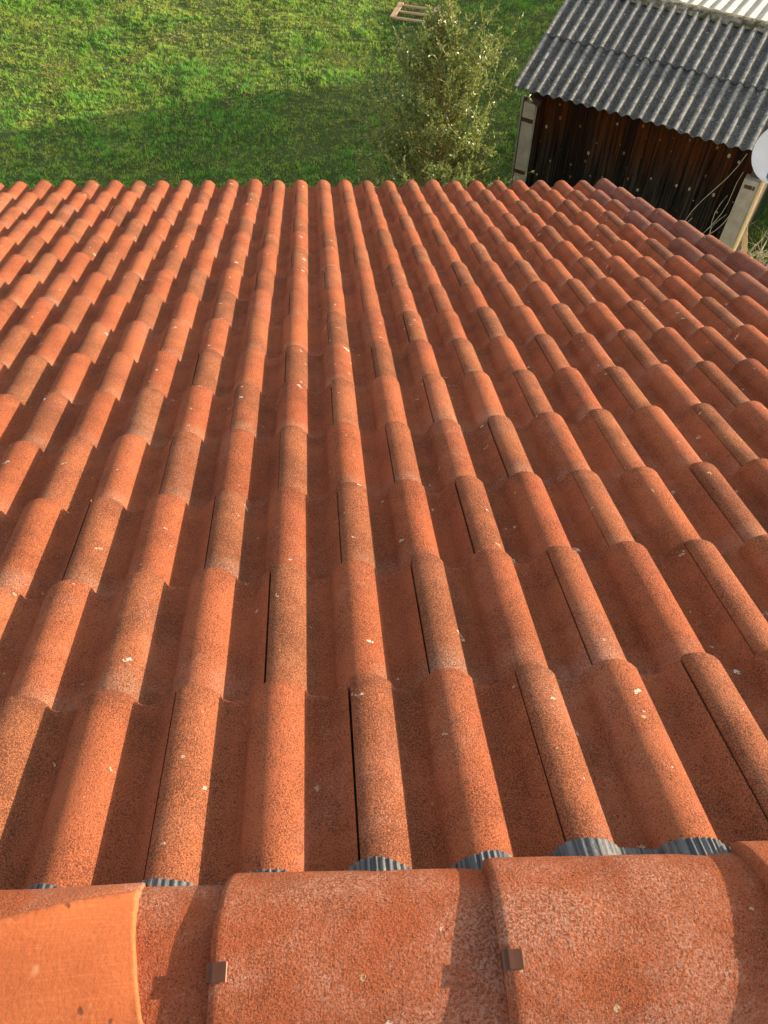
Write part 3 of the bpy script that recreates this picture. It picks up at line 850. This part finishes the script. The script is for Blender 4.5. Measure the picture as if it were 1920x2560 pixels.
# gable infill
Vg = []
for xx in (.15, 3.895):
    Vg += [(xx, WY + .05, 2.28), (xx, RYs, RZs - .04), (xx, 3.40, 2.40), (xx + .02, WY + .05, 2.28), (xx + .02, RYs, RZs - .04), (xx + .02, 3.40, 2.40)]
nmesh('gable', Vg, None, [[0, 1, 2], [3, 5, 4], [6, 7, 8], [9, 11, 10]], MAT['darkwood'], shed)
# left concrete post with straps and edge board
mb = MB(); mb.box((.235, WY - .02, 1.03), (.185, .14, 2.06)); bevel(mb.build('post', MAT['concrete'], shed), .008)
p = [o for o in shed.children if o.name.startswith('post')][-1]
for zz in (1.80, .93):
    mb = MB(); mb.box((.235, WY - .094, zz), (.20, .008, .062)); mb.box((.27, WY - .102, zz + .004), (.05, .010, .022)); mb.build('metal_strap', MAT['strap'], p)
mb = MB(); mb.box((.10, WY + .01, 1.06), (.022, .12, 2.12)); bevel(mb.build('edge_board', MAT['concrete'], shed), .003)
mb = MB(); mb.box((.128, WY - .01, 1.06), (.028, .09, 2.12)); mb.build('edge_board', MAT['darkwood'], shed)
mb = MB(); mb.box((.33, WY - .03, 2.10), (.14, .10, .09), Matrix.Rotation(.4, 3, 'Y')); mb.build('bracket', MAT['strap'], shed)
# right concrete post with a slot strap, pale split timber on its sunny side
mb = MB(); mb.box((3.735, WY - .03, .945), (.225, .20, 1.89)); bevel(mb.build('post', MAT['concrete'], shed), .01)
p = [o for o in shed.children if o.name.startswith('post')][-1]
mb = MB(); mb.box((3.735, WY - .134, 1.79), (.15, .008, .055)); mb.build('metal_strap', MAT['strap'], p)
mb = MB(); mb.box((3.775, WY - .136, 1.79), (.006, .012, .06)); mb.build('strap_bolt', MAT['concrete'], p)
mb = MB()
for k in range(6):
    mb.box((3.862 + .012 * (k % 3) + random.uniform(-.004, .004), WY - .11 + .045 * k, 1.0 + random.uniform(-.05, .05)), (.026, .05, 1.95 + random.uniform(-.12, .1)), Matrix.Rotation(random.uniform(-.012, .012), 3, 'X'))
bevel(mb.build('corner_timber', MAT['palewood'], shed), .005)
# short block on top of the post under the eave
mb = MB(); mb.box((3.76, WY + .02, 1.98), (.16, .12, .16)); bevel(mb.build('eave_block', MAT['darkwood'], shed), .006)

# ------------------------------------------------------------------ satellite dish on its mast
dc = Vector((5.315, 7.256, 3.41))
dn = Vector((-.52, -.62, .42)).normalized()
dish = empty('satellite_dish', (dc.x + .80, dc.y + .18, 0))
tag(dish, 'pale grey satellite dish in front of the right end of the shed', 'satellite dish')
m = NT('dish_paint'); MAT['dish'] = m.done(m.mix(m.ramp(m.noise(5, 4), [(.4, 0.0), (.7, 1.0)]), (0.72, 0.72, 0.73), (0.66, 0.66, 0.67)), .45)
m = NT('galvanised_steel'); m.b.inputs['Metallic'].default_value = .7; MAT['galv'] = m.done(m.mix(m.noise(12), (.30, .31, .33), (.42, .43, .45)), .45)
m = NT('grey_plastic'); MAT['plastic'] = m.done(m.mix(m.noise(9), (.10, .11, .13), (.15, .16, .18)), .5)
nr_, na = 14, 56
Rr = .325
V = []; Q = []
def dpt(r, a, off=0):
    e1 = dn.cross(Vector((0, 0, 1))).normalized(); e2 = e1.cross(dn)
    return dc + e1 * (r * math.cos(a)) + e2 * (r * math.sin(a)) + dn * (.055 * (r / Rr) ** 2 + off)
rs = list(np.linspace(.0, Rr - .006, nr_)) + [Rr - .002, Rr, Rr, Rr - .004]
offs = [0] * nr_ + [.004, .003, -.010, -.014]
for r_, o_ in zip(rs, offs):
    for k in range(na): V.append(tuple(dpt(r_, 2 * math.pi * k / na, o_)))
for r_ in list(np.linspace(Rr - .008, 0.0, 6)):
    for k in range(na): V.append(tuple(dpt(r_, 2 * math.pi * k / na, -.012)))
nl = len(rs) + 6
for j in range(nl - 1):
    for k in range(na): Q.append([j * na + k, j * na + (k + 1) % na, (j + 1) * na + (k + 1) % na, (j + 1) * na + k])
base = Vector((dish.location))
V = np.array(V) - np.array(base)
rf = nmesh('reflector', V, Q, None, MAT['dish'], dish, True)
e1 = dn.cross(Vector((0, 0, 1))).normalized(); e2 = e1.cross(dn)
mb = MB()
mb.tube([Vector((0, 0, 0)), Vector((0, 0, 3.30))], .024, 14); mb.build('mast', MAT['galv'], dish, True)
mb = MB(); q0 = dc - dn * .02 - base; mb.tube([q0, q0 - dn * .10 - Vector((0, 0, .06)), Vector((0, 0, 3.22))], .022, 8); mb.build('bracket', MAT['galv'], dish, True)
a0 = dc - e2 * .30 + dn * .03 - base; a1 = dc - e2 * .26 + dn * .40 - base
mb = MB(); mb.tube([dc - e2 * .36 - dn * .02 - base, a0, a1], .012, 8); mb.build('feed_arm', MAT['galv'], dish, True)
mb = MB(); mb.tube([a1, a1 + (dc - base - a1).normalized() * -.0 + e2 * .03, a1 + e2 * .05 - dn * .07], [.02, .024, .030], 12); mb.build('feed_horn', MAT['plastic'], dish, True)
mb = MB(); w0 = dc + e1 * -.0 - base
mb.box(dc - e2 * .20 + dn * .034 - base, (.05, .004, .03), Matrix((e1, dn, e2)).transposed()); mb.build('badge', MAT['plastic'], rf)

# ------------------------------------------------------------------ wooden frame on the grass
m_wood = simple('weathered_pallet_wood', (0.50, 0.31, 0.17), (0.64, 0.42, 0.25), 1.0, .85, .003, vec=(6, 30, 30))
fr = empty('wooden_frame', (2.53, 18.72, float(gheight(np.array(2.53), np.array(18.72))) + .06), R(-22))
tag(fr, 'open wooden frame with three long rails lying on the meadow', 'frame')
for yy in (-.30, 0.02, .33):
    mb = MB(); mb.box((0, yy, .02), (.92, .055, .04)); bevel(mb.build('rail', m_wood, fr), .004)
for xx in (-.44, .44):
    mb = MB(); mb.box((xx, .015, .053), (.12, .74, .025)); bevel(mb.build('cross_board', m_wood, fr), .003)

# ------------------------------------------------------------------ dry brambles, leaning planks, fence by the shed
MAT['stem'] = simple('dry_stem', (0.34, 0.28, 0.18), (0.54, 0.46, 0.32), 20, .85, .001)
br = empty('dry_bramble', (6.35, 8.75, 0))
tag(br, 'tangle of dry pale bramble stems at the foot of the right shed post', 'bramble')
mb = MB()
rng = np.random.default_rng(4)
for k in range(300):
    a = rng.uniform(0, 6.28); r0 = abs(rng.normal(0, .42))
    p = np.array([math.cos(a) * r0 + .35, math.sin(a) * r0 + .25, 0]); d = np.array([rng.normal(0, .5), rng.normal(0, .5), rng.uniform(.6, 1.3)])
    L = rng.uniform(.4, 1.25); pts = []
    for q in np.linspace(0, 1, 7):
        pts.append(p + d * L * q + np.array([d[0], d[1], -1.0]) * L * .75 * q * q + rng.normal(0, .018, 3))
    mb.tube(pts, [.007, .006, .006, .005, .004, .003, .002], 4, cap=False)
mb.build('stems', MAT['stem'], br, True)
vine = empty('bare_vine', (SHED_O[0] + SU[0] * 3.2, SHED_O[1] + SU[1] * 3.2, 0), -SHED_TH)
tag(vine, 'thin bare vine stems climbing the dark board wall of the shed', 'vine')
for k, (x0, x1, h) in enumerate([(-.35, .30, 2.2), (.05, .42, 1.95), (.15, .36, 1.3), (-.6, -.1, 1.1), (-.05, .55, 1.6), (.22, .28, 1.55)]):
    mb = MB(); pts = []
    for q in np.linspace(0, 1, 12):
        pts.append((x0 + (x1 - x0) * q ** 1.3 + .05 * math.sin(q * 9 + k * 2), .05 - .05 * math.sin(q * 5 + k), h * q))
    mb.tube(pts, list(np.linspace(.009, .004, 12)), 5, cap=False); mb.build('stem', MAT['stem'], vine, True)

def plank(label, a, b, w, t, mat):
    a, b = Vector(a), Vector(b)
    o = empty('plank', tuple(a)); tag(o, label, 'plank')
    d = (b - a); L = d.length; z = d.normalized(); x = z.cross(Vector((.2, .9, .3))).normalized(); y = z.cross(x)
    mb = MB(); mb.box(d / 2, (w, t, L), Matrix((x, y, z)).transposed()); bevel(mb.build('board', mat, o), .004)
plank('long dark plank leaning beside the bramble right of the shed post', (6.55, 8.55, 0), (7.9, 9.9, .75), .11, .03, MAT['darkwood'])
plank('short pale plank propped in the bramble by the right shed post', (6.75, 8.95, .1), (6.55, 9.25, .95), .08, .03, MAT['palewood'])
plank('dark weathered plank lying farthest right past the bramble', (7.05, 8.45, .05), (8.5, 9.7, .35), .10, .03, MAT['darkwood'])
fe = empty('plank_fence', (8.75, 11.6, 0), -SHED_TH)
tag(fe, 'dark vertical plank fence behind the right end of the shed', 'fence')
x = -1.1
while x < 2.2:
    w = random.uniform(.12, .17); mb = MB(); mb.box((x + w / 2, random.uniform(-.01, .01), .75), (w - .008, .025, 1.5 + random.uniform(-.06, .05))); mb.build('board', MAT['darkwood'], fe); x += w
